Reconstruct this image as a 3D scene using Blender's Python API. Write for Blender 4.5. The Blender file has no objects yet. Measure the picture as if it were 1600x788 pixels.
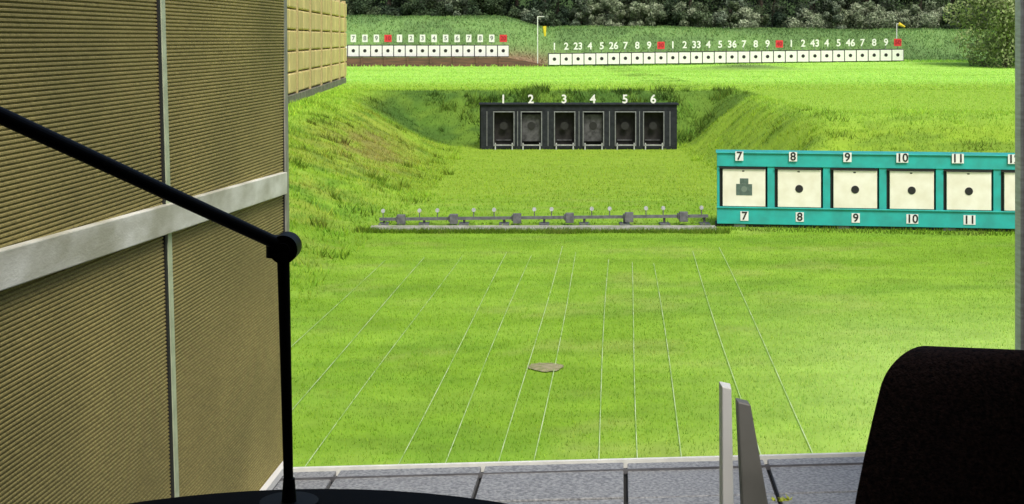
import bpy, bmesh, math, random
import numpy as np
from mathutils import Vector, Matrix
random.seed(7); rng=np.random.default_rng(11)
S=bpy.context.scene; COL=S.collection
S.view_settings.view_transform='Standard'; S.view_settings.look='None'; S.view_settings.exposure=0
# ---------------------------------------------------------------- materials
def mat(name,base,rough=.7,metal=0,noise=0,nscale=20,bump=0,bscale=80,col2=None,spec=.5,detail=4,stretch=None):
    m=bpy.data.materials.new(name); m.use_nodes=True; nt=m.node_tree; N=nt.nodes; L=nt.links
    b=N['Principled BSDF']; b.inputs['Roughness'].default_value=rough; b.inputs['Metallic'].default_value=metal
    b.inputs['Specular IOR Level'].default_value=spec
    b.inputs['Base Color'].default_value=(*base,1)
    tc=N.new('ShaderNodeTexCoord'); mp=N.new('ShaderNodeMapping'); L.new(tc.outputs['Object'],mp.inputs[0])
    if stretch: mp.inputs['Scale'].default_value=stretch
    if noise or col2:
        n=N.new('ShaderNodeTexNoise'); n.inputs['Scale'].default_value=nscale; n.inputs['Detail'].default_value=detail
        L.new(mp.outputs[0],n.inputs['Vector'])
        r=N.new('ShaderNodeMapRange'); r.inputs[1].default_value=.35; r.inputs[2].default_value=.65
        L.new(n.outputs['Fac'],r.inputs[0])
        mx=N.new('ShaderNodeMix'); mx.data_type='RGBA'
        c2=col2 if col2 else tuple(c*(1-noise) for c in base)
        mx.inputs[6].default_value=(*base,1); mx.inputs[7].default_value=(*c2,1)
        L.new(r.outputs[0],mx.inputs[0]); L.new(mx.outputs[2],b.inputs['Base Color'])
    if bump:
        n2=N.new('ShaderNodeTexNoise'); n2.inputs['Scale'].default_value=bscale; n2.inputs['Detail'].default_value=3
        L.new(mp.outputs[0],n2.inputs['Vector'])
        bp=N.new('ShaderNodeBump'); bp.inputs['Strength'].default_value=bump; bp.inputs['Distance'].default_value=.01
        L.new(n2.outputs['Fac'],bp.inputs['Height']); L.new(bp.outputs[0],b.inputs['Normal'])
    return m
def colattr_mat(name,nscale=3,lo=.75,hi=1.25,rough=.8,bump=0,trans=0):
    m=bpy.data.materials.new(name); m.use_nodes=True; nt=m.node_tree; N=nt.nodes; L=nt.links
    b=N['Principled BSDF']; b.inputs['Roughness'].default_value=rough; b.inputs['Specular IOR Level'].default_value=.15
    a=N.new('ShaderNodeAttribute'); a.attribute_name='Col'
    g=N.new('ShaderNodeNewGeometry'); n=N.new('ShaderNodeTexNoise'); n.inputs['Scale'].default_value=nscale; n.inputs['Detail'].default_value=7
    n.inputs['Roughness'].default_value=.7
    L.new(g.outputs['Position'],n.inputs['Vector'])
    r=N.new('ShaderNodeMapRange'); r.inputs[1].default_value=.3; r.inputs[2].default_value=.7; r.inputs[3].default_value=lo; r.inputs[4].default_value=hi
    L.new(n.outputs['Fac'],r.inputs[0])
    v=N.new('ShaderNodeVectorMath'); v.operation='SCALE'; L.new(a.outputs['Color'],v.inputs[0]); L.new(r.outputs[0],v.inputs['Scale'])
    L.new(v.outputs[0],b.inputs['Base Color'])
    if bump:
        bp=N.new('ShaderNodeBump'); bp.inputs['Strength'].default_value=bump; bp.inputs['Distance'].default_value=.05
        L.new(n.outputs['Fac'],bp.inputs['Height']); L.new(bp.outputs[0],b.inputs['Normal'])
    if trans:
        t=N.new('ShaderNodeBsdfTranslucent'); L.new(v.outputs[0],t.inputs['Color'])
        ms=N.new('ShaderNodeMixShader'); ms.inputs[0].default_value=trans
        L.new(b.outputs[0],ms.inputs[1]); L.new(t.outputs[0],ms.inputs[2]); L.new(ms.outputs[0],N['Material Output'].inputs[0])
    return m
M_black=mat('black_metal',(.008,.008,.009),.55,noise=.3,nscale=40,spec=.25)
M_table=mat('black_laminate',(.007,.006,.006),.7,noise=.3,nscale=60,spec=.1)
M_alu=mat('brushed_aluminium',(.72,.72,.66),.5,.0,col2=(.55,.54,.47),nscale=12,bump=.1,bscale=60,stretch=(1,1,8))
M_galv=mat('galvanised_rail',(.50,.49,.39),.6,.0,col2=(.86,.86,.78),nscale=5,detail=9,bump=.1,stretch=(1,1,2.5))
M_postgrey=mat('grey_post',(.36,.35,.30),.6,.1,noise=.3,nscale=15)
M_dark=mat('dark_gap',(.015,.015,.013),.8)
M_teal=mat('teal_paint',(.018,.41,.38),.55,col2=(.022,.32,.29),nscale=4,bump=.08,bscale=30,detail=9)
M_white=mat('white_board',(.84,.81,.70),.7,col2=(.74,.70,.57),nscale=4,detail=8)
M_plate=mat('white_plate',(.8,.8,.78),.6,noise=.1,nscale=10)
M_ink=mat('black_print',(.012,.012,.012),.7,noise=.2)
M_figure=mat('green_grey_print',(.10,.15,.125),.7,noise=.3,nscale=20)
M_blackwood=mat('black_stained_wood',(.007,.009,.013),.7,col2=(.018,.022,.028),nscale=6,detail=8,bump=.2,bscale=20,spec=.3)
M_recess=mat('dark_recess',(.010,.009,.009),.85,col2=(.028,.026,.024),nscale=5,detail=8)
M_greyframe=mat('grey_frame',(.20,.21,.22),.6,noise=.3,nscale=9)
M_greynet=mat('grey_backstop',(.085,.085,.09),.8,col2=(.03,.03,.032),nscale=7,detail=8)
M_steel=mat('weathered_steel',(.17,.17,.18),.6,.3,col2=(.10,.10,.11),nscale=15)
M_steel_l=mat('light_steel',(.55,.56,.58),.5,.2,noise=.3)
M_conc=mat('concrete',(.40,.39,.35),.9,col2=(.22,.24,.16),nscale=5,bump=.3,detail=8)
M_slab=mat('paving_slab',(.37,.38,.385),.5,col2=(.16,.165,.175),nscale=85,bump=.4,bscale=200,detail=7)
M_red=mat('red_plate',(.70,.03,.04),.6,noise=.2)
M_redink=mat('dark_red_print',(.35,.01,.02),.7,noise=.2)
M_yellow=mat('yellow_fabric',(.80,.62,.03),.7,noise=.2)
M_brownwood=mat('brown_timber',(.17,.085,.055),.85,col2=(.08,.05,.035),nscale=3,detail=8,bump=.3,stretch=(.3,1,3))
M_ceiling=mat('ceiling_boards',(.25,.20,.13),.8,noise=.3,nscale=6)
M_back=mat('booth_back_wall',(.10,.09,.07),.8,noise=.3,nscale=6)
M_chair=mat('brown_upholstery',(.065,.036,.027),.85,col2=(.018,.011,.009),nscale=190,bump=.5,bscale=400,spec=.15)
M_bark=mat('bark',(.09,.07,.05),.9,noise=.4,nscale=6,bump=.4,bscale=12)
M_string=mat('white_marking_line',(.55,.68,.36),.8,col2=(.26,.43,.10),nscale=2.2,detail=6)
M_soil=mat('dry_soil',(.36,.31,.19),.95,col2=(.20,.21,.08),nscale=14,bump=.4,detail=8)
# ---------------------------------------------------------------- helpers
def link(o,parent=None):
    COL.objects.link(o)
    if parent: o.parent=parent
    return o
def empty(name,loc=(0,0,0),rz=0):
    e=bpy.data.objects.new(name,None); e.empty_display_size=.2; e.location=loc; e.rotation_euler=(0,0,rz); COL.objects.link(e); return e
def meshobj(name,verts,faces,m=None,parent=None,smooth=False):
    me=bpy.data.meshes.new(name); me.from_pydata([tuple(v) for v in verts],[],faces); me.update()
    if m: me.materials.append(m)
    if smooth:
        for p in me.polygons: p.use_smooth=True
    return link(bpy.data.objects.new(name,me),parent)
class Box:
    def __init__(s): s.v=[];s.f=[]
    def add(s,x0,x1,y0,y1,z0,z1,M=None):
        n=len(s.v)
        for z in (z0,z1):
            for (x,y) in ((x0,y0),(x1,y0),(x1,y1),(x0,y1)):
                p=Vector((x,y,z)); 
                if M: p=M@p
                s.v.append(p)
        s.f+= [(n,n+3,n+2,n+1),(n+4,n+5,n+6,n+7),(n,n+1,n+5,n+4),(n+1,n+2,n+6,n+5),(n+2,n+3,n+7,n+6),(n+3,n,n+4,n+7)]
        return s
    def hexa(s,b,t):
        n=len(s.v); s.v+=[Vector(p) for p in b]+[Vector(p) for p in t]
        s.f+= [(n,n+3,n+2,n+1),(n+4,n+5,n+6,n+7),(n,n+1,n+5,n+4),(n+1,n+2,n+6,n+5),(n+2,n+3,n+7,n+6),(n+3,n,n+4,n+7)]
    def tube(s,a,b,r,n=10,r2=None):
        a=Vector(a);b=Vector(b);r2=r if r2 is None else r2
        d=(b-a).normalized(); u=d.orthogonal().normalized(); w=d.cross(u); k=len(s.v)
        for p,rr in((a,r),(b,r2)):
            for i in range(n):
                t=2*math.pi*i/n; s.v.append(p+u*math.cos(t)*rr+w*math.sin(t)*rr)
        for i in range(n): s.f.append((k+i,k+(i+1)%n,k+n+(i+1)%n,k+n+i))
        s.f.append(tuple(k+i for i in range(n-1,-1,-1))); s.f.append(tuple(k+n+i for i in range(n)))
    def obj(s,name,m,parent=None,bev=0):
        o=meshobj(name,s.v,s.f,m,parent)
        if bev:
            md=o.modifiers.new('b','BEVEL'); md.width=bev; md.segments=2; md.limit_method='ANGLE'
        return o
def text(name,s,loc,size,m,parent,ext=.004,sx=1):
    c=bpy.data.curves.new(name,'FONT'); c.body=s; c.size=size; c.align_x='CENTER'; c.align_y='CENTER'; c.extrude=ext; c.offset=.02*size
    c.materials.append(m); o=bpy.data.objects.new(name,c); o.location=loc; o.rotation_euler=(math.pi/2,0,0); o.scale=(sx,1,1); return link(o,parent)
def disc_y(name,loc,r,m,parent,t=.006,n=28):
    b=Box(); b.tube((loc[0],loc[1],loc[2]),(loc[0],loc[1]-t,loc[2]),r,n); return b.obj(name,m,parent)
# ---------------------------------------------------------------- terrain
def ss(t): t=np.clip(t,0,1); return t*t*(3-2*t)
_T=rng.random((256,256))
def vn(x,y,s):
    x=x*s+40.3; y=y*s+17.7; xi=np.floor(x).astype(int); yi=np.floor(y).astype(int); fx=x-xi; fy_=y-yi
    fx=fx*fx*(3-2*fx); fy_=fy_*fy_*(3-2*fy_); g=lambda a,b:_T[a%256,b%256]
    return (g(xi,yi)*(1-fx)+g(xi+1,yi)*fx)*(1-fy_)+(g(xi,yi+1)*(1-fx)+g(xi+1,yi+1)*fx)*fy_
def fbm(x,y,s): return (vn(x,y,s)*.5+vn(x+7,y+3,s*2.1)*.28+vn(x+1,y+9,s*4.3)*.22)
def foot(y): return np.minimum(-3.95+.075*y,-1.7)
def parts(x,y):
    L=(foot(y)-x+(fbm(x,y,.5)-.5)*.6)/5.0
    B=(y-51.0+(fbm(x,y,.4)-.5)*.8)/5.5
    R=np.minimum((x-5.9+(fbm(x,y,.5)-.5)*.6)/2.9,(y-30)/9.5)
    return L,B,R
def height(x,y):
    L,B,R=parts(x,y); s=ss(np.maximum(np.maximum(L,B),R))
    fl=-.6*ss((y-25.5)/22)
    z=fl*(1-s)+1.25*s
    bank=s*(1-s)*4
    z=z+bank*((fbm(x,y,.7)-.5)*.28+(vn(x,y,2.6)-.5)*.07)
    z=z+.35*ss((x-2)/28)*ss((y-90)/14)
    hb=2.9+.95*ss((3-x)/4)-.5*ss((x-5)/25)
    z=z+hb*ss((y-106.5)/11)+(fbm(x,y,.2)-.5)*.5*ss((y-104)/8)
    z=z+14*ss((y-150)/60)
    z=z+.35*np.exp(-((x-15.5)/3.2)**2-((y-94)/2.5)**2)
    return z
def lerp(a,b,t): return a*(1-t[...,None])+np.array(b)*t[...,None]
def gcol(x,y):
    c=np.zeros(x.shape+(3,))+np.array((.255,.45,.026))
    c=lerp(c,(.34,.56,.045),ss((fbm(x*.45,y*1.5,.8)-.35)*3)*.75)
    c=lerp(c,(.17,.35,.022),ss((fbm(x*.8+30,y*2.4,.7)-.5)*4)*.5)
    c=lerp(c,(.42,.47,.10),ss((fbm(x+60,y*1.6,1.1)-.58)*6)*.35)
    c=lerp(c,(.20,.34,.03),ss((vn(x*.5,y*3,2.2)-.6)*4)*.35)
    c=lerp(c,(.55,.78,.15),ss((x-.8)/4)*ss((20-y)/7)*.75)  # overexposed glow on the right, painted into the lawn colour
    L,B,R=parts(x,y)
    s=ss(np.maximum(np.maximum(L,B),R))
    c=lerp(c,(.34,.51,.035),ss((y-26)/8)*.75)
    f1=fbm(x+11,y,1.0); f2=fbm(x+70,y+5,1.5)
    c=lerp(c,(.36,.44,.05),ss(L*3)*ss((f1-.4)*5)*.7)
    c=lerp(c,(.14,.30,.022),ss(L*3)*ss((f2-.50)*7)*.75)
    c=lerp(c,(.37,.60,.05),ss((s-.75)*4))
    c=lerp(c,(.50,.86,.11),ss((y-60)/12)*ss((s-.75)*4))
    c=lerp(c,(.36,.66,.06),ss((y-60)/12)*ss((s-.75)*4)*ss((fbm(x*.3,y*1.2,.5)-.5)*5)*.6)
    br=np.exp(-((x+3.9)/1.0)**2-((y-39)/5)**2); br=np.clip(br*(.3+1.6*ss((f2-.35)*3)),0,1)
    c=lerp(c,(.34,.26,.07),br*.65)
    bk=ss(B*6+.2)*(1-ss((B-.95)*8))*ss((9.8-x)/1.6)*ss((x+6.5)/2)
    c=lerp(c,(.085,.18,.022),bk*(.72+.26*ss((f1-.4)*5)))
    c=lerp(c,(.19,.33,.03),ss(R*4)*(1-ss((R-.8)*5))*ss((f1-.42)*6)*.6)
    far=ss((y-104.5)/3)
    c=lerp(c,(.22,.38,.09),far)
    c=lerp(c,(.14,.25,.065),far*ss((fbm(x,y,.35)-.4)*6)*.7)
    pb=np.exp(-((x-.3)/3.0)**2-((y-108)/2.2)**2); c=lerp(c,(.38,.24,.12),np.clip(pb*1.3,0,1)*.9)
    c=lerp(c,(.12,.17,.05),np.exp(-((x-15.5)/3)**2-((y-92.5)/1.5)**2)*.9)  # shadow on the mound's near side, painted into the grass colour
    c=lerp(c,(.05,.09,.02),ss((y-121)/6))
    return c*np.array((.90,.91,1.15))
def axis(segs):
    out=[]
    for a,b,st in segs: out+=list(np.arange(a,b,st))
    out.append(segs[-1][1]); return np.array(out)
xs=axis([(-600,-80,40),(-80,-14,2.5),(-14,14,.25),(14,60,1.2),(60,600,40)])
ys=axis([(-300,-10,30),(-10,8,1.5),(8,62,.25),(62,125,.8),(125,220,6),(220,900,60)])
X,Y=np.meshgrid(xs,ys); Z=height(X,Y)
V=np.stack([X,Y,Z],-1).reshape(-1,3); nx=len(xs); ny=len(ys)
i,j=np.meshgrid(np.arange(nx-1),np.arange(ny-1)); a=(j*nx+i).ravel()
F=np.stack([a,a+1,a+nx+1,a+nx],1)
def npmesh(name,V,F,C,m,smooth=False):
    k=F.shape[1]; me=bpy.data.meshes.new(name)
    me.vertices.add(len(V)); me.vertices.foreach_set('co',V.astype(np.float32).ravel())
    me.loops.add(F.size); me.loops.foreach_set('vertex_index',F.astype(np.int32).ravel())
    me.polygons.add(len(F)); me.polygons.foreach_set('loop_start',np.arange(0,F.size,k,dtype=np.int32))
    if smooth: me.polygons.foreach_set('use_smooth',np.ones(len(F),bool))
    me.update(calc_edges=True)
    at=me.color_attributes.new('Col','FLOAT_COLOR','POINT'); CC=np.concatenate([C,np.ones((len(C),1))],1).astype(np.float32); at.data.foreach_set('color',CC.ravel())
    me.materials.append(m); me.validate(); return link(bpy.data.objects.new(name,me))
M_ground=colattr_mat('turf',2.2,.80,1.15,.9,bump=.3)
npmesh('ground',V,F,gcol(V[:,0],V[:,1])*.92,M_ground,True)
# grass blades
def blades(n,xr,yr,hh,ww,keep=None,tint=1.0,ybias=1):
    t=rng.random(n)**ybias; y=yr[0]+(yr[1]-yr[0])*t
    if callable(xr): lo,hi=xr(y)
    else: lo,hi=np.full(n,xr[0]),np.full(n,xr[1])
    x=lo+(hi-lo)*rng.random(n)
    if keep is not None:
        k=keep(x,y); x=x[k];y=y[k]
    n=len(x); z=height(x,y)
    h=hh*(.5+rng.random(n)*.9); w=ww*(.6+.8*rng.random(n)); an=rng.random(n)*math.pi; 
    lx=(rng.random(n)-.5)*h*1.5; ly=(rng.random(n)-.5)*h*1.5
    dx=np.cos(an)*w/2; dy=np.sin(an)*w/2
    P=np.stack([np.stack([x-dx,y-dy,z-.01],1),np.stack([x+dx,y+dy,z-.01],1),np.stack([x+lx,y+ly,z+h],1)],1)
    c=gcol(x,y)*tint*(.74+.56*rng.random(n))[:,None]; c[:,0]*=(.85+.35*rng.random(n))
    C=np.repeat(c[:,None],3,1); C[:,:2]*=.8; C[:,2]*=1.15
    return P.reshape(-1,3),np.clip(C.reshape(-1,3),0,.9)
G=[]
G.append(blades(170000,lambda y:(-.20*y-.3,.40*y),(10.2,25),.026,.009,ybias=.8))
G.append(blades(80000,lambda y:(-.22*y,.39*y),(25,58),.045,.022,keep=lambda x,y:(x>-9)))
sl=lambda x,y:(lambda L,B,R:(np.maximum(np.maximum(L,B),R)>.02)&(np.maximum(np.maximum(L,B),R)<1.1))(*parts(x,y))
G.append(blades(130000,lambda y:(np.full_like(y,-8.5),np.full_like(y,17)),(12,58),.085,.022,keep=sl))
G.append(blades(60000,lambda y:(-.14*y,.4*y),(57,104),.05,.05,ybias=1))
G.append(blades(45000,lambda y:(-.2*y,.4*y),(104,121),.16,.08))
ed=lambda x,y:(np.abs(y-24.30)<.08+.22*fbm(x,y*0,1.7))
G.append(blades(16000,(-2.7,3.75),(23.8,24.7),.07,.014,tint=.5,keep=ed))
G.append(blades(6000,(3.5,10.2),(23.0,24.8),.06,.018,tint=.5,keep=lambda x,y:abs(y-(24.75-(x-3.64)*.14))<.3))
wc=[]
for k in range(380):
    cx=random.uniform(-7.5,12); cy=random.uniform(14,57)
    if not sl(np.array([cx]),np.array([cy]))[0]: continue
    r=random.uniform(.10,.35)
    P,C=blades(40,(cx-r,cx+r),(cy-r,cy+r),random.uniform(.09,.2),.03,tint=random.choice([.45,.6,.75,1.15,1.3])); wc.append((P,C))
for k in range(70):
    cx=random.uniform(-3.5,8.5); cy=random.uniform(51.5,56.5); r=random.uniform(.2,.6)
    P,C=blades(70,(cx-r,cx+r),(cy-r,cy+r),random.uniform(.15,.35),.05,tint=random.choice([.6,.8,1.0,1.4])); wc.append((P,C))
G+=wc
VV=np.concatenate([g[0] for g in G]); CC=np.concatenate([g[1] for g in G])
npmesh('grass',VV,np.arange(len(VV)).reshape(-1,3),CC,colattr_mat('grass_blades',.9,.88,1.12,.7,trans=.3))
# ---------------------------------------------------------------- foliage
def leaves(centers,radii,n,size,c1,c2,flat=1.0):
    P=[];C=[]
    for (cx,cy,cz),r in zip(centers,radii):
        d=rng.normal(size=(n,3)); d/=np.linalg.norm(d,axis=1)[:,None]; rr=r*(.45+.6*rng.random(n)**.6)
        p=d*rr[:,None]*np.array([1,1,flat])+np.array([cx,cy,cz])
        u=rng.normal(size=(n,3)); u/=np.linalg.norm(u,axis=1)[:,None]; w=np.cross(u,d+rng.normal(size=(n,3))*.5); w/=np.linalg.norm(w,axis=1)[:,None]+1e-9
        s=size*(.5+rng.random(n))[:,None]
        q=np.stack([p-u*s*.8,p+w*s*.4,p+u*s*.8,p-w*s*.4],1)
        t=rng.random(); c=np.array(c1)*(1-t)+np.array(c2)*t
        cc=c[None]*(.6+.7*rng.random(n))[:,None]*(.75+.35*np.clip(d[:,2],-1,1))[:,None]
        P.append(q.reshape(-1,3)); C.append(np.repeat(cc[:,None],4,1).reshape(-1,3))
    return np.concatenate(P),np.concatenate(C)
M_leaf=colattr_mat('foliage',1.2,.75,1.25,.6,trans=.25)
def tree_geo(x,y,h,r,c1,c2,n,size,low=.1,clumps=26):
    z0=float(height(np.array([x]),np.array([y]))[0]); cs=[];rs=[]
    for k in range(clumps):
        t=random.uniform(low,1); a=random.uniform(0,2*math.pi); rad=r*math.sin(math.pi*min(.97,max(.12,(t*.82+.12))))*random.uniform(.35,1)
        cs.append((x+math.cos(a)*rad,y+math.sin(a)*rad,z0+h*t*.95)); rs.append(r*random.uniform(.22,.42))
    return leaves(cs,rs,n,size,c1,c2),z0,cs
P=[];C=[];TB=Box()
pal=[((.05,.085,.045),(.12,.17,.08)),((.14,.19,.13),(.26,.31,.21)),((.08,.12,.06),(.17,.22,.12)),((.03,.055,.035),(.075,.11,.06))]
def pick(x):
    w=[4,1,2,4] if x<6 else [2,3,3,2]
    return random.choices(pal,w)[0]
for k in range(46):
    x=-24+k*1.65+random.uniform(-.6,.6); row=k%2
    y=124+row*5+random.uniform(-1,1.5); h=random.uniform(8,13); 
    c=pick(x); (p,cc),z0,cs=tree_geo(x,y,h,random.uniform(2.4,3.5),c[0],c[1],190,.17,low=.03,clumps=30)
    P.append(p);C.append(cc); TB.tube((x,y,z0-.2),(x+.3,y,z0+h*.7),.2,7,.06)
    for q in cs[:6]: TB.tube((x+.1,y,z0+h*.3),q,.07,5,.02)
for k in range(40):
    x=-15+k*1.35+random.uniform(-.7,.7); y=121+random.uniform(-.8,1.2); 
    light= x>7
    c=((.24,.30,.18),(.42,.48,.32)) if (light and random.random()<.6) else pick(x)
    (p,cc),z0,cs=tree_geo(x,y,random.uniform(.9,3.0) if light else random.uniform(.6,2.4),random.uniform(.8,1.9),c[0],c[1],200,.13,low=.0,clumps=14)
    P.append(p);C.append(cc)
P=np.concatenate(P);C=np.concatenate(C)
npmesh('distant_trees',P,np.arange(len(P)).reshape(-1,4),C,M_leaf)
o=TB.obj('trunks_and_limbs',M_bark); o.parent=bpy.data.objects['distant_trees']
def bush(name,x,y,h,r,c1,c2,n=260,size=.16,clumps=46):
    (p,cc),z0,cs=tree_geo(x,y,h,r,c1,c2,n,size,low=.03,clumps=clumps)
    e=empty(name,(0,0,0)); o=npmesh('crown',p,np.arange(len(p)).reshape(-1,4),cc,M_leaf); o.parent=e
    b=Box(); b.tube((x,y,z0-.1),(x+.2,y,z0+h*.75),.22,8,.05)
    for q in cs[:12]: b.tube((x,y,z0+h*.15*random.uniform(.5,3)),q,.07,5,.02)
    b.obj('trunk',M_bark,e)
bush('willow_tree',33.6,96,8.8,3.4,(.30,.37,.15),(.52,.58,.29),n=330,size=.14,clumps=70)
bush('willow_tree',37.5,100,9.5,3.4,(.20,.28,.10),(.36,.42,.18))
# ---------------------------------------------------------------- noise-barrier wall on the bank
M_barrier=mat('yellow_barrier',(.84,.66,.29),.8,col2=(.68,.53,.22),nscale=1.2,detail=9,bump=.25,bscale=6)
e=empty('yellow_barrier_wall')
wd=Vector((-.032,1,0)).normalized(); ang=math.atan2(-wd.x,wd.y)
Mw=Matrix.Translation((-7.2,44,0))@Matrix.Rotation(ang,4,'Z')
pb=Box();jb=Box();fb=Box();pp=Box()
y0=-24.0
for k in range(12):
    ya=y0+k*3.95-.15; 
    if ya>22: break
    for r in range(5):
        for hbay in range(2):
            a=ya+.08+hbay*1.93; 
            pb.add(-.06,.06,a,a+1.85,1.55+r*.70,1.55+r*.70+.655,Mw)
    jb.add(-.16,-.08,ya,ya+3.95,1.5,5.02,Mw)
    pp.add(-.09,.10,ya-.07,ya+.07,1.2,5.1,Mw)
pp.add(-.09,.10,21.9,22.04,1.2,5.1,Mw)
fb.add(-.14,.13,-24.2,22.1,.6,1.5,Mw)
pb.obj('barrier_cushions',M_barrier,e,bev=.05); jb.obj('barrier_backing',mat('barrier_backing',(.36,.27,.11),.8,noise=.3),e); pp.obj('barrier_posts',mat('barrier_posts',(.50,.40,.19),.7,noise=.2),e); fb.obj('footing',mat('footing',(.26,.25,.20),.9,col2=(.13,.13,.09),nscale=3,bump=.5,detail=8),e)
# ---------------------------------------------------------------- far target rows
def far_row(name,x0,y,z0,n,step,first,slope,plates):
    e=empty(name); wb=Box();fb=Box();st=Box();lg=Box()
    for k in range(n):
        x=x0+(k+.5)*step; z=z0+slope*(k+.5)*step
        fb.add(x-step/2,x+step/2,y,y+.05,z-.02,z+.88)
        wb.add(x-step/2+.035,x+step/2-.035,y-.03,y-.004,z+.03,z+.82)
        disc_y('bullseye',(x,y-.034,z+.44),.13,M_ink,e,n=14)
        lg.add(x-step/2-.03,x-step/2+.03,y+.06,y+.12,z-.6,z+.9)
        num=first+k
        zt=z+1.36
        lg.add(x-.015,x+.015,y+.07,y+.1,z+.85,zt)
        if num%10==0:
            b=Box(); b.add(x-.27,x+.27,y-.01,y+.03,zt-.27,zt+.27); b.obj('red_marker',M_red,e)
            text('number',str(num),(x,y-.03,zt),.42,M_redink,e)
        else:
            d=num%10; s=str(num) if (d in(3,6) and not plates) else str(d)
            if plates:
                st.add(x-.20,x+.20,y-.01,y+.03,zt-.28,zt+.28)
                text('number',s,(x,y-.03,zt),.46,M_greyframe,e,ext=.002)
            else: text('number',s,(x,y-.03,zt),.72,M_plate,e,ext=.01,sx=.95)
    fb.obj('dark_frames',M_recess,e); wb.obj('target_boards',M_plate,e); lg.obj('posts',M_greyframe,e)
    if plates: st.obj('number_plates',M_plate,e)
far_row('target_row',(857-800)/2200*104,104,1.36,30,.8745,21,.0125,False)
far_row('target_row',(787-800)/2200*105-.0-.86*16+.4,105,1.98,16,.86,5,0,True)
e=empty('timber_retaining_wall'); b=Box(); b.add(-15,-.4,104.3,104.7,.9,1.93); 
b.hexa([(-.4,104.3,.9),(2.6,104.3,.9),(2.6,104.7,.9),(-.4,104.7,.9)],[(-.4,104.3,1.93),(2.6,104.3,1.35),(2.6,104.7,1.35),(-.4,104.7,1.93)])
b.obj('planks',M_brownwood,e); b=Box()
for k in range(9): b.add(-14.6+k*1.7,-14.45+k*1.7,104.18,104.297,.9,1.97)
b.obj('posts',M_brownwood,e)
def mast(x,y,z0,h,arm,fl):
    e=empty('wind_flag'); b=Box(); b.tube((x,y,z0),(x,y,z0+h),.035,8); b.tube((x,y,z0+h),(x+arm,y,z0+h),.025,6); b.obj('mast',M_plate,e)
    b=Box(); b.tube((x+arm,y,z0+h-fl[0]),(x+arm+fl[2]*.5,y,z0+h-fl[0]-fl[1]),.15,8,.07); b.obj('windsock',M_yellow,e)
mast(1.9,104.5,1.2,3.75,.5,(.7,.75,.1))
mast(30.6,112,3.2,1.3,.15,(.0,.25,1.0))
# ---------------------------------------------------------------- black 50 m target house
e=empty('black_target_stand',(-1.11,50,-.62))
fr_=Box(); W=6.97
cx=[.82,1.80,2.98,4.0,5.14,6.14]
fr_.add(0,W,0,.5,1.40,1.60); fr_.add(0,W,.0,.5,.0,.13)
edges=[0]
for c in cx: edges+=[c-.38,c+.38]
edges.append(W)
for k in range(0,len(edges),2): fr_.add(edges[k],edges[k+1],.002,.5,.13,1.40)
fr_.add(-.06,W+.06,-.08,.6,1.602,1.66)
fr_.add(-.05,W+.05,.51,.56,0,1.6)
fr_.obj('timber_frame',M_blackwood,e,bev=.01)
rc=Box(); gf=Box(); ft=Box(); nt=Box()
for k,c in enumerate(cx):
    rc.add(c-.38,c+.38,.40,.45,.13,1.40)
    for (a,b_,c_,d_) in ((c-.38,c-.345,.14,1.38),(c+.345,c+.38,.14,1.38),(c-.345,c+.345,1.34,1.38)): gf.add(a,b_,-.03,.02,c_,d_)
    if k in(1,3): nt.add(c-.33,c+.33,.2,.23,.30,1.25)
    if k in(0,2,4,5): nt.add(c-.27,c+.27,.34,.36,.30,.36)
    for dx in(-.3,.3): ft.add(c+dx-.02,c+dx+.02,-.12,-.08,.0,.26)
    ft.add(c-.34,c+.34,-.12,-.09,.17,.20)
    text('number',str(k+1),(c-.02,-.05,1.80),.42,M_plate,e,ext=.02)
    disc_y('bullseye',(c,.19,.85),.14,M_ink,e)
for k in range(7):
    x=[.22,1.31,2.39,3.49,4.57,5.64,6.72][k]; gf.add(x-.012,x+.012,-.012,-.002,.14,1.38)
rc.obj('recess_backs',M_recess,e); gf.obj('opening_frames',M_greyframe,e); ft.obj('target_feet',M_steel_l,e); nt.obj('backstops',M_greynet,e)
# ---------------------------------------------------------------- teal 25 m target stand
e=empty('teal_target_stand',(3.64,25.0,0),-math.radians(8))
T=Box(); n=6; sp=.962; W=6.0
T.add(0,W,0,.45,.06,.36); T.add(0,W,-.02,.45,1.08,1.31); T.add(0,W,.40,.46,.36,1.08)
T.add(-.02,W+.02,-.05,.5,1.312,1.335); T.add(-.01,W+.01,-.03,.0-.002,.34,.365)
for k in range(n+1):
    x=.46+k*sp-sp/2; T.add(max(0,x-.06),x+.065,.003,.40,.36,1.08)
T.obj('painted_frame',M_teal,e,bev=.006)
D=Box();Wt=Box();PL=Box()
for k in range(n):
    c=.46+k*sp
    D.add(c-.425,c+.40,.05,.10,.362,1.078)  # dark backing and top strip paint the recess shadow round each board
    D.add(c-.42,c+.39,-.045,-.025,1.045,1.07)
    Wt.add(c-.36,c+.385,-.01,.04,.375,1.03)
    for zz,dx in((1.265,-.07-.028*k),(.20,.02)):
        w=.07 if 7+k<10 else .10
        PL.add(c+dx-w,c+dx+w,-.055 if zz>1 else -.012,-.051 if zz>1 else -.002,zz-.08,zz+.085)
        text('number',str(7+k),(c+dx,(-.058 if zz>1 else -.015),zz),.20,M_ink,e,ext=.002)
    if k: disc_y('bullseye',(c+.01,-.012,.70),.068,M_ink,e)
    D.add(c-.02,c+.02,-.014,-.011,.99,1.01)
c=.46; b=Box(); b.add(c-.125,c+.155,-.014,-.011,.57,.77); b.add(c-.06,c+.09,-.014,-.011,.772,.87); b.obj('figure_target',M_figure,e)
b=Box(); b.tube((c+.015,-.0145,.68),(c+.015,-.017,.68),.05,20); b.obj('figure_ring',mat('ring_print',(.17,.22,.18),.7,noise=.1),e)
D.add(-.03,W,.05,.45,-.05,.058)  # dark block stands in for the shadow line under the stand
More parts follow.
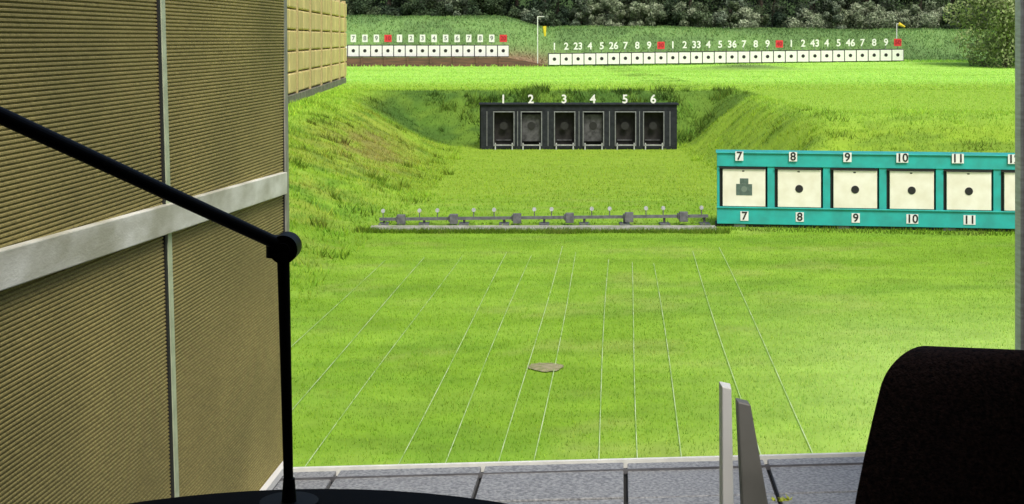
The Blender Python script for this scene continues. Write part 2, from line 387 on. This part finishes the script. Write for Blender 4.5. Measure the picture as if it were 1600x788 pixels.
D.obj('dark_gaps_and_shade',M_dark,e); Wt.obj('target_boards',M_white,e,bev=.004); PL.obj('number_plates',M_plate,e)
for k in range(4):
    b=Box(); b.add(.3+k*1.8,.5+k*1.8,.03,.4,-.1,.057); b.obj('foot',M_steel,e)
# ---------------------------------------------------------------- falling-plate rail
e=empty('steel_target_rail')
b=Box(); yl=25.25
b.hexa([(-2.38,yl,.075),(3.52,yl,.135),(3.52,yl+.06,.135),(-2.38,yl+.06,.075)],[(-2.38,yl,.125),(3.52,yl,.185),(3.52,yl+.06,.185),(-2.38,yl+.06,.125)])
rz=lambda x:.10+(x+2.38)/5.9*.06
bx=Box(); kn=Box(); lg=Box()
for px in(627,709,808,890,983,1068):
    x=(px-800)/2200*25.2; z=rz(x); bx.add(x-.075,x+.075,yl-.08,yl-.004,z-.09,z+.09); bx.add(x-.1,x-.05,yl-.04,yl+.1,z-.05,z+.05)
for px in(598,655,683,740,772,835,862,925,953,1010,1037,1097):
    x=(px-800)/2200*25.2; z=rz(x); lg.tube((x,yl+.03,z),(x,yl+.03,z+.13),.009,6); kn.tube((x,yl+.01,z+.15),(x,yl+.04,z+.15),.036,14)
for x in np.arange(-2.3,3.5,.72): lg.add(x-.02,x+.02,yl+.064,yl+.10,-.05,rz(x)+.01); lg.add(x-.09,x+.09,yl-.1,yl+.2,-.02,.03)
b.obj('rail',M_steel,e); bx.obj('actuator_boxes',M_steel,e,bev=.008); kn.obj('plates',M_steel_l,e); lg.obj('stalks',M_steel,e)
b=Box(); b.add(-2.5,3.6,24.5,25.0,-.1,.03); b.obj('concrete_strip',M_conc,None,bev=.01)
# ---------------------------------------------------------------- lane strings on lawn
e=empty('lane_lines'); k=Box()
for off in(-3.56,-2.97,-2.45,-1.76,-1.38,-.946,-.69,-.18,.15,.486,1.12,1.56):
    ya,yb=7.0,21.8+random.uniform(-1.0,1.2); br_=random.uniform(.0,.012)
    for q in range(30):
        a=ya+(yb-ya)*q/30; b_=ya+(yb-ya)*(q+1)/30
        f=lambda y:off+.0773*y+.02*math.sin(y*.33+off*5)
        w=.0040; z=.020-br_
        n0=len(k.v); k.v+=[Vector((f(a)-w,a,z)),Vector((f(a)+w,a,z)),Vector((f(b_)+w,b_,z)),Vector((f(b_)-w,b_,z))]; k.f.append((n0,n0+1,n0+2,n0+3))
k.obj('strings',M_string,e)
vs=[(.345,14.3,.024)]; 
for q in range(36):
    a=2*math.pi*q/36; r=.165*(1+.05*math.sin(3*a)+.16*random.random()); vs.append((.345+math.cos(a)*r,14.3+math.sin(a)*r*1.1,.013))
meshobj('bare_soil_patch',vs,[(0,i+1,(i+1)%36+1) for i in range(36)],M_soil,smooth=True)
# ---------------------------------------------------------------- booth floor
ZF=1.85
fy=lambda x:4.98+x*.088
e=empty('paving')
def slabs(rows,cols):
    b=Box(); g=.007
    for (r0,r1) in rows:
        for c0 in cols:
            c1=c0+.502
            def pt(c,r): 
                x=c-.0773*r; return (x,fy(c)-r)
            p=[pt(c0+g,r1-g),pt(c1-g,r1-g),pt(c1-g,r0+g),pt(c0+g,r0+g)]
            dz=random.uniform(-.002,.002)
            b.hexa([(x,y,ZF-.045) for x,y in p],[(x,y,ZF+dz) for x,y in p])
    return b
cols=[-1.604+.502*k for k in range(8)]
slabs([(.03,.42),(.42,.92),(.92,1.42),(1.42,1.92)],cols).obj('slabs',M_slab,e,bev=.004)
b=Box()
for r in (.13,):
    def pt(c,r): return (c-.0773*r,fy(c)-r)
    p=[pt(-1.5,r+.003),pt(2.3,r+.003),pt(2.3,r),pt(-1.5,r)]; b.hexa([(x,y,ZF-.01) for x,y in p],[(x,y,ZF+.006) for x,y in p])
b.obj('wire',M_steel,e)
b=Box(); b.hexa([(-1.6,fy(-1.6)-.025,ZF-.35),(2.4,fy(2.4)-.025,ZF-.35),(2.4,fy(2.4),ZF-.35),(-1.6,fy(-1.6),ZF-.35)],[(-1.6,fy(-1.6)-.016,ZF+.004),(2.4,fy(2.4)-.016,ZF+.004),(2.4,fy(2.4),ZF+.004),(-1.6,fy(-1.6),ZF+.004)])
b.obj('edge_trim',mat('pale_edge_trim',(.82,.83,.78),.6,noise=.15,nscale=20),e)
b=Box(); b.add(-1.6,2.5,-2.2,4.80,0,ZF-.053); b.obj('foundation',M_conc,e)
b=Box(); b.hexa([(-1.6,2.8,ZF-.05),(2.5,2.8,ZF-.05),(2.4,fy(2.4)-.03,ZF-.05),(-1.6,fy(-1.6)-.03,ZF-.05)],[(-1.6,2.8,ZF-.022),(2.5,2.8,ZF-.022),(2.4,fy(2.4)-.03,ZF-.022),(-1.6,fy(-1.6)-.03,ZF-.022)]); b.obj('joint_bedding',mat('joint_bedding',(.02,.02,.018),.95,noise=.4),e)
b=Box(); b.add(-1.6,2.5,-2.2,2.78,ZF-.05,ZF-.006); b.obj('floor_screed',M_conc,e)
vs=[];fs=[]
for q in range(26):
    a=random.uniform(0,6.28); h=random.uniform(.008,.02); bx0=.875+random.uniform(-.03,.03); by0=4.57+random.uniform(-.01,.01); n0=len(vs)
    vs+=[(bx0-.005,by0,ZF-.004),(bx0+.005,by0,ZF-.004),(bx0+math.cos(a)*h,by0+math.sin(a)*h,ZF+h*.8)]; fs.append((n0,n0+1,n0+2))
meshobj('weed',vs,fs,mat('weed_leaf',(.45,.52,.03),.7,noise=.3))
# ---------------------------------------------------------------- left ribbed partition
M_rib=bpy.data.materials.new('ribbed_wood_fibre'); M_rib.use_nodes=True
nt=M_rib.node_tree;N=nt.nodes;L=nt.links; b=N['Principled BSDF']; b.inputs['Roughness'].default_value=.75; b.inputs['Specular IOR Level'].default_value=.2
g=N.new('ShaderNodeNewGeometry'); 
n1=N.new('ShaderNodeTexNoise'); n1.inputs['Scale'].default_value=2; n1.inputs['Detail'].default_value=9; L.new(g.outputs['Position'],n1.inputs['Vector'])
mp=N.new('ShaderNodeMapping'); mp.inputs['Scale'].default_value=(1,220,60); L.new(g.outputs['Position'],mp.inputs[0])
n2=N.new('ShaderNodeTexNoise'); n2.inputs['Scale'].default_value=1; n2.inputs['Detail'].default_value=2; L.new(mp.outputs[0],n2.inputs['Vector'])
r1=N.new('ShaderNodeMapRange'); r1.inputs[1].default_value=.35; r1.inputs[2].default_value=.65; L.new(n1.outputs['Fac'],r1.inputs[0])
cr=N.new('ShaderNodeMix'); cr.data_type='RGBA'; cr.inputs[6].default_value=(.43,.365,.14,1); cr.inputs[7].default_value=(.31,.27,.105,1); L.new(r1.outputs[0],cr.inputs[0])
mr=N.new('ShaderNodeMapRange'); mr.inputs[1].default_value=.35;mr.inputs[2].default_value=.65;mr.inputs[3].default_value=.68;mr.inputs[4].default_value=1.15; L.new(n2.outputs['Fac'],mr.inputs[0])
v=N.new('ShaderNodeVectorMath'); v.operation='SCALE'; L.new(cr.outputs[2],v.inputs[0]); L.new(mr.outputs[0],v.inputs['Scale']); L.new(v.outputs[0],b.inputs['Base Color'])
e=empty('ribbed_partition_wall')
wx=lambda y:-1.181+.077*y
def ribs(ya,yb,z0,z1):
    st=.0098; vs=[];fs=[]; z=z0
    prof=[]
    while z<z1:
        prof+= [(z,0),(z+st*.22,.0),(z+st*.42,.0040),(z+st*.82,.0040)]; z+=st
    for (z,o) in prof: vs+=[(wx(ya)+o,ya,z),(wx(yb)+o,yb,z)]
    for q in range(len(prof)-1): fs.append((2*q,2*q+1,2*q+3,2*q+2))
    return vs,fs
vs,fs=ribs(-2.1,4.93,ZF+.01,4.25); meshobj('ribbed_panel',vs,fs,M_rib,e)
b=Box()
b.hexa([(wx(-2.1)-.06,-2.1,ZF),(wx(-2.1)-.012,-2.1,ZF),(wx(4.93)-.012,4.93,ZF),(wx(4.93)-.06,4.93,ZF)],[(wx(-2.1)-.06,-2.1,4.25),(wx(-2.1)-.012,-2.1,4.25),(wx(4.93)-.012,4.93,4.25),(wx(4.93)-.06,4.93,4.25)])
b.obj('backing_board',M_dark,e)
b=Box(); ra=lambda y:2.875-(y-2.68)*.030
def railbox(ya,yb,h,out):
    b.hexa([(wx(ya),ya,ra(ya)),(wx(ya)+out,ya,ra(ya)),(wx(yb)+out,yb,ra(yb)),(wx(yb),yb,ra(yb))],[(wx(ya),ya,ra(ya)+h),(wx(ya)+out,ya,ra(ya)+h),(wx(yb)+out,yb,ra(yb)+h),(wx(yb),yb,ra(yb)+h)])
railbox(-2.1,4.90,.076,.022); b.obj('horizontal_rail',M_galv,e,bev=.003)
def strip(ytop,ybot,w,out,z0,z1,m,name):
    b=Box(); b.hexa([(wx(ybot)+.001,ybot,z0),(wx(ybot)+out,ybot,z0),(wx(ybot+w)+out,ybot+w,z0),(wx(ybot+w)+.001,ybot+w,z0)],[(wx(ytop)+.001,ytop,z1),(wx(ytop)+out,ytop,z1),(wx(ytop+w)+out,ytop+w,z1),(wx(ytop+w)+.001,ytop+w,z1)])
    b.obj(name,m,e)
M_cov=mat('cover_strip',(.62,.70,.48),.5,.0,noise=.25)
strip(3.57,3.735,.030,.0095,ZF,3.7,M_cov,'cover_strip')
strip(3.550,3.715,.014,.0085,ZF,3.7,M_dark,'cover_strip_shadow_gap')
strip(1.25,1.25,.045,.012,ZF,3.7,M_alu,'cover_strip')
b=Box(); y=4.93
b.hexa([(wx(y)-.07,y,ZF),(wx(y)+.02,y,ZF),(wx(y)+.02,y+.07,ZF),(wx(y)-.07,y+.07,ZF)],[(wx(y)-.09,y,4.25),(wx(y)-.005,y,4.25),(wx(y)-.005,y+.07,4.25),(wx(y)-.09,y+.07,4.25)])
b.obj('end_post',M_postgrey,e,bev=.004)
b=Box(); b.hexa([(wx(y)+.007,y-.014,ZF),(wx(y)+.016,y-.014,ZF),(wx(y)+.016,y-.002,ZF),(wx(y)+.007,y-.002,ZF)],[(wx(y)-.018,y-.014,4.25),(wx(y)-.009,y-.014,4.25),(wx(y)-.009,y-.002,4.25),(wx(y)-.018,y-.002,4.25)]); b.obj('post_gasket',M_dark,e)
b=Box(); b.hexa([(wx(-2)+.007,-2,ZF+.005),(wx(-2)+.028,-2,ZF+.005),(wx(4.9)+.028,4.9,ZF+.005),(wx(4.9)+.007,4.9,ZF+.005)],[(wx(-2)+.007,-2,ZF+.03),(wx(-2)+.028,-2,ZF+.03),(wx(4.9)+.028,4.9,ZF+.03),(wx(4.9)+.007,4.9,ZF+.03)]); b.obj('skirting',M_plate,e)
# right partition
e=empty('booth_partition')
b=Box(); b.add(1.835,1.90,5.05,5.14,ZF,4.25); b.obj('post',mat('brown_post',(.34,.24,.13),.6,noise=.3),e,bev=.004)
b=Box(); b.add(1.822,1.834,5.045,5.10,ZF,4.25); b.obj('edge_trim',M_alu,e)
b=Box(); b.add(1.846,1.885,5.02,5.048,2.82,2.92); b.obj('latch',M_alu,e)
b=Box(); b.hexa([(1.29,-2.1,ZF),(1.33,-2.1,ZF),(1.89,5.04,ZF),(1.85,5.04,ZF)],[(1.29,-2.1,4.25),(1.33,-2.1,4.25),(1.89,5.04,4.25),(1.85,5.04,4.25)]); b.obj('panel',M_ceiling,e)
e=empty('booth_shade_roof'); b=Box(); b.add(-1.7,2.6,-2.3,1.1,4.26,4.38); b.obj('ceiling',M_ceiling,e)  # unseen roof, cut short to shade the chair but leave the stand lit
b=Box(); b.add(-1.6,2.5,-2.3,-2.15,0,4.25); b.obj('back_wall',M_back,e)  # unseen wall, added to keep sky light from behind off the silhouettes
# ---------------------------------------------------------------- round table and lamp arm
e=empty('round_table'); b=Box(); b.tube((-.2,1.07,2.845),(-.2,1.07,2.872),.43,72); b.obj('top',M_table,e,bev=.006)
b=Box(); b.tube((-.2,1.07,ZF+.03),(-.2,1.07,2.845),.035,20); b.tube((-.2,1.07,ZF),(-.2,1.07,ZF+.03),.26,40,.24); b.obj('pedestal',M_black,e)
e=empty('desk_lamp')
b=Box(); b.tube((-.228,1.44,2.872),(-.234,1.44,3.13),.0048,16,.0065); b.tube((-.228,1.44,2.872),(-.228,1.44,2.90),.008,16,.006); b.tube((-.228,1.44,2.870),(-.228,1.44,2.877),.03,24)
J=Vector((-.2315,1.44,3.136))
b.tube(J+Vector((0,-.016,0)),J+Vector((0,.014,0)),.0145,32)
b.tube(J+Vector((0,-.02,0)),J+Vector((0,.018,0)),.007,16)
b.tube(J+Vector((-.012,.0,-.010)),J+Vector((-.012,.0,.012)),.008,16)
A=Vector((-.455,1.15,3.304)); b.tube(J,A,.0066,18,.0072)
B_=A+(A-J)*.35; b.tube(A,B_,.0072,16); b.tube(B_+Vector((0,-.015,0)),B_+Vector((0,.015,0)),.016,20)
b.tube(B_,B_+Vector((.02,.0,-.03)),.02,20,.03); b.tube(B_+Vector((.02,0,-.03)),B_+Vector((.05,0,-.11)),.03,24,.07)
o=b.obj('arm_and_head',M_black,e)
# ---------------------------------------------------------------- chair
e=empty('chair')
nu=40; vs=[];fs=[]
zt,zb=2.948,2.33; cxx=.738; rc_=.04
vl=[zb+(zt-rc_-zb)*q/14 for q in range(15)]+[zt-rc_*(1-math.sin(math.pi/2*q/10)) for q in range(1,11)]
nv=len(vl)-1
for z in vl:
    v=(z-zb)/(zt-zb); hw=.335-.082*v**2.4; d=zt-z
    if d<rc_: hw-= rc_-math.sqrt(max(0,rc_**2-(rc_-d)**2))
    for i in range(nu+1):
        u=-1+2*i/nu; x=cxx+u*hw
        zz=z+.016*(1-u*u)*v-.004
        y=1.74+.10*u*u-.03*math.sin(v*math.pi)-.05*v
        vs.append((x,y,zz))
for j in range(nv):
    for i in range(nu): a=j*(nu+1)+i; fs.append((a,a+1,a+nu+2,a+nu+1))
o=meshobj('backrest',vs,fs,M_chair,e,True); md=o.modifiers.new('s','SOLIDIFY'); md.thickness=.03; md.offset=0; md=o.modifiers.new('b','BEVEL'); md.width=.010; md.segments=4; md.limit_method='ANGLE'; md.angle_limit=math.radians(50)
b=Box(); b.add(.46,1.0,1.80,2.32,2.26,2.34); b.obj('seat',M_chair,e,bev=.03)
b=Box(); b.tube((.735,2.05,ZF+.08),(.735,2.05,2.26),.03,16); b.add(.70,.77,1.70,1.78,2.2,2.45); b.add(.70,.77,1.70,2.05,2.2,2.24)
for q in range(5):
    a=q*2*math.pi/5+.3; b.tube((.735,2.05,ZF+.09),(.735+.27*math.cos(a),2.05+.27*math.sin(a),ZF+.05),.02,10,.014); b.tube((.735+.27*math.cos(a),2.03+.27*math.sin(a),ZF+.027),(.735+.27*math.cos(a),2.07+.27*math.sin(a),ZF+.027),.027,16)
b.obj('pedestal_base',M_black,e)
# ---------------------------------------------------------------- metal stand
e=empty('metal_stand')
b=Box(); b.hexa([(.385,2.56,ZF),(.416,2.56,ZF),(.416,2.60,ZF),(.385,2.60,ZF)],[(.382,2.56,2.717),(.399,2.56,2.713),(.403,2.60,2.713),(.382,2.60,2.717)]); b.obj('white_upright',mat('white_powdercoat',(.88,.89,.86),.5,noise=.10,nscale=5),e,bev=.002)
b=Box()
b.hexa([(.425,2.50,2.2),(.512,2.50,2.2),(.512,2.53,2.2),(.425,2.53,2.2)],[(.410,2.56,2.690),(.434,2.56,2.684),(.434,2.59,2.684),(.410,2.59,2.690)])
b.hexa([(.455,2.48,ZF),(.545,2.48,ZF),(.545,2.51,ZF),(.455,2.51,ZF)],[(.427,2.502,2.198),(.510,2.502,2.198),(.510,2.528,2.198),(.427,2.528,2.198)])
b.obj('grey_leg',mat('grey_powdercoat',(.20,.20,.18),.5,.1,noise=.3,nscale=8),e,bev=.003)
b=Box(); b.add(.402,.46,2.565,2.575,2.25,2.28); b.add(.33,.60,2.45,2.66,ZF,ZF+.015); b.obj('cross_piece',M_postgrey,e)
# ---------------------------------------------------------------- light
el=math.radians(52); az=math.radians(160)   # clockwise from +Y
sd=Vector((math.sin(az)*math.cos(el),math.cos(az)*math.cos(el),math.sin(el)))
w=bpy.data.worlds.new('World'); S.world=w; w.use_nodes=True; nt=w.node_tree
sk=nt.nodes.new('ShaderNodeTexSky'); sk.sky_type='NISHITA'; sk.sun_disc=False; sk.sun_elevation=el; sk.sun_rotation=az; sk.air_density=1.0; sk.dust_density=4.0
bg=nt.nodes['Background']; bg.inputs['Strength'].default_value=.15; nt.links.new(sk.outputs[0],bg.inputs[0])
l=bpy.data.lights.new('sun','SUN'); l.energy=2.6; l.angle=math.radians(20); l.color=(1,.97,.90)
o=bpy.data.objects.new('sun',l); o.rotation_euler=(-sd).to_track_quat('-Z','Y').to_euler(); COL.objects.link(o)
# ---------------------------------------------------------------- camera
c=bpy.data.cameras.new('camera'); c.sensor_width=36; c.lens=49.5; c.shift_y=-334/1600; c.clip_end=2000; c.clip_start=.05
o=bpy.data.objects.new('camera',c); o.location=(0,0,3.35); o.rotation_euler=(math.pi/2,0,0); COL.objects.link(o); S.camera=o
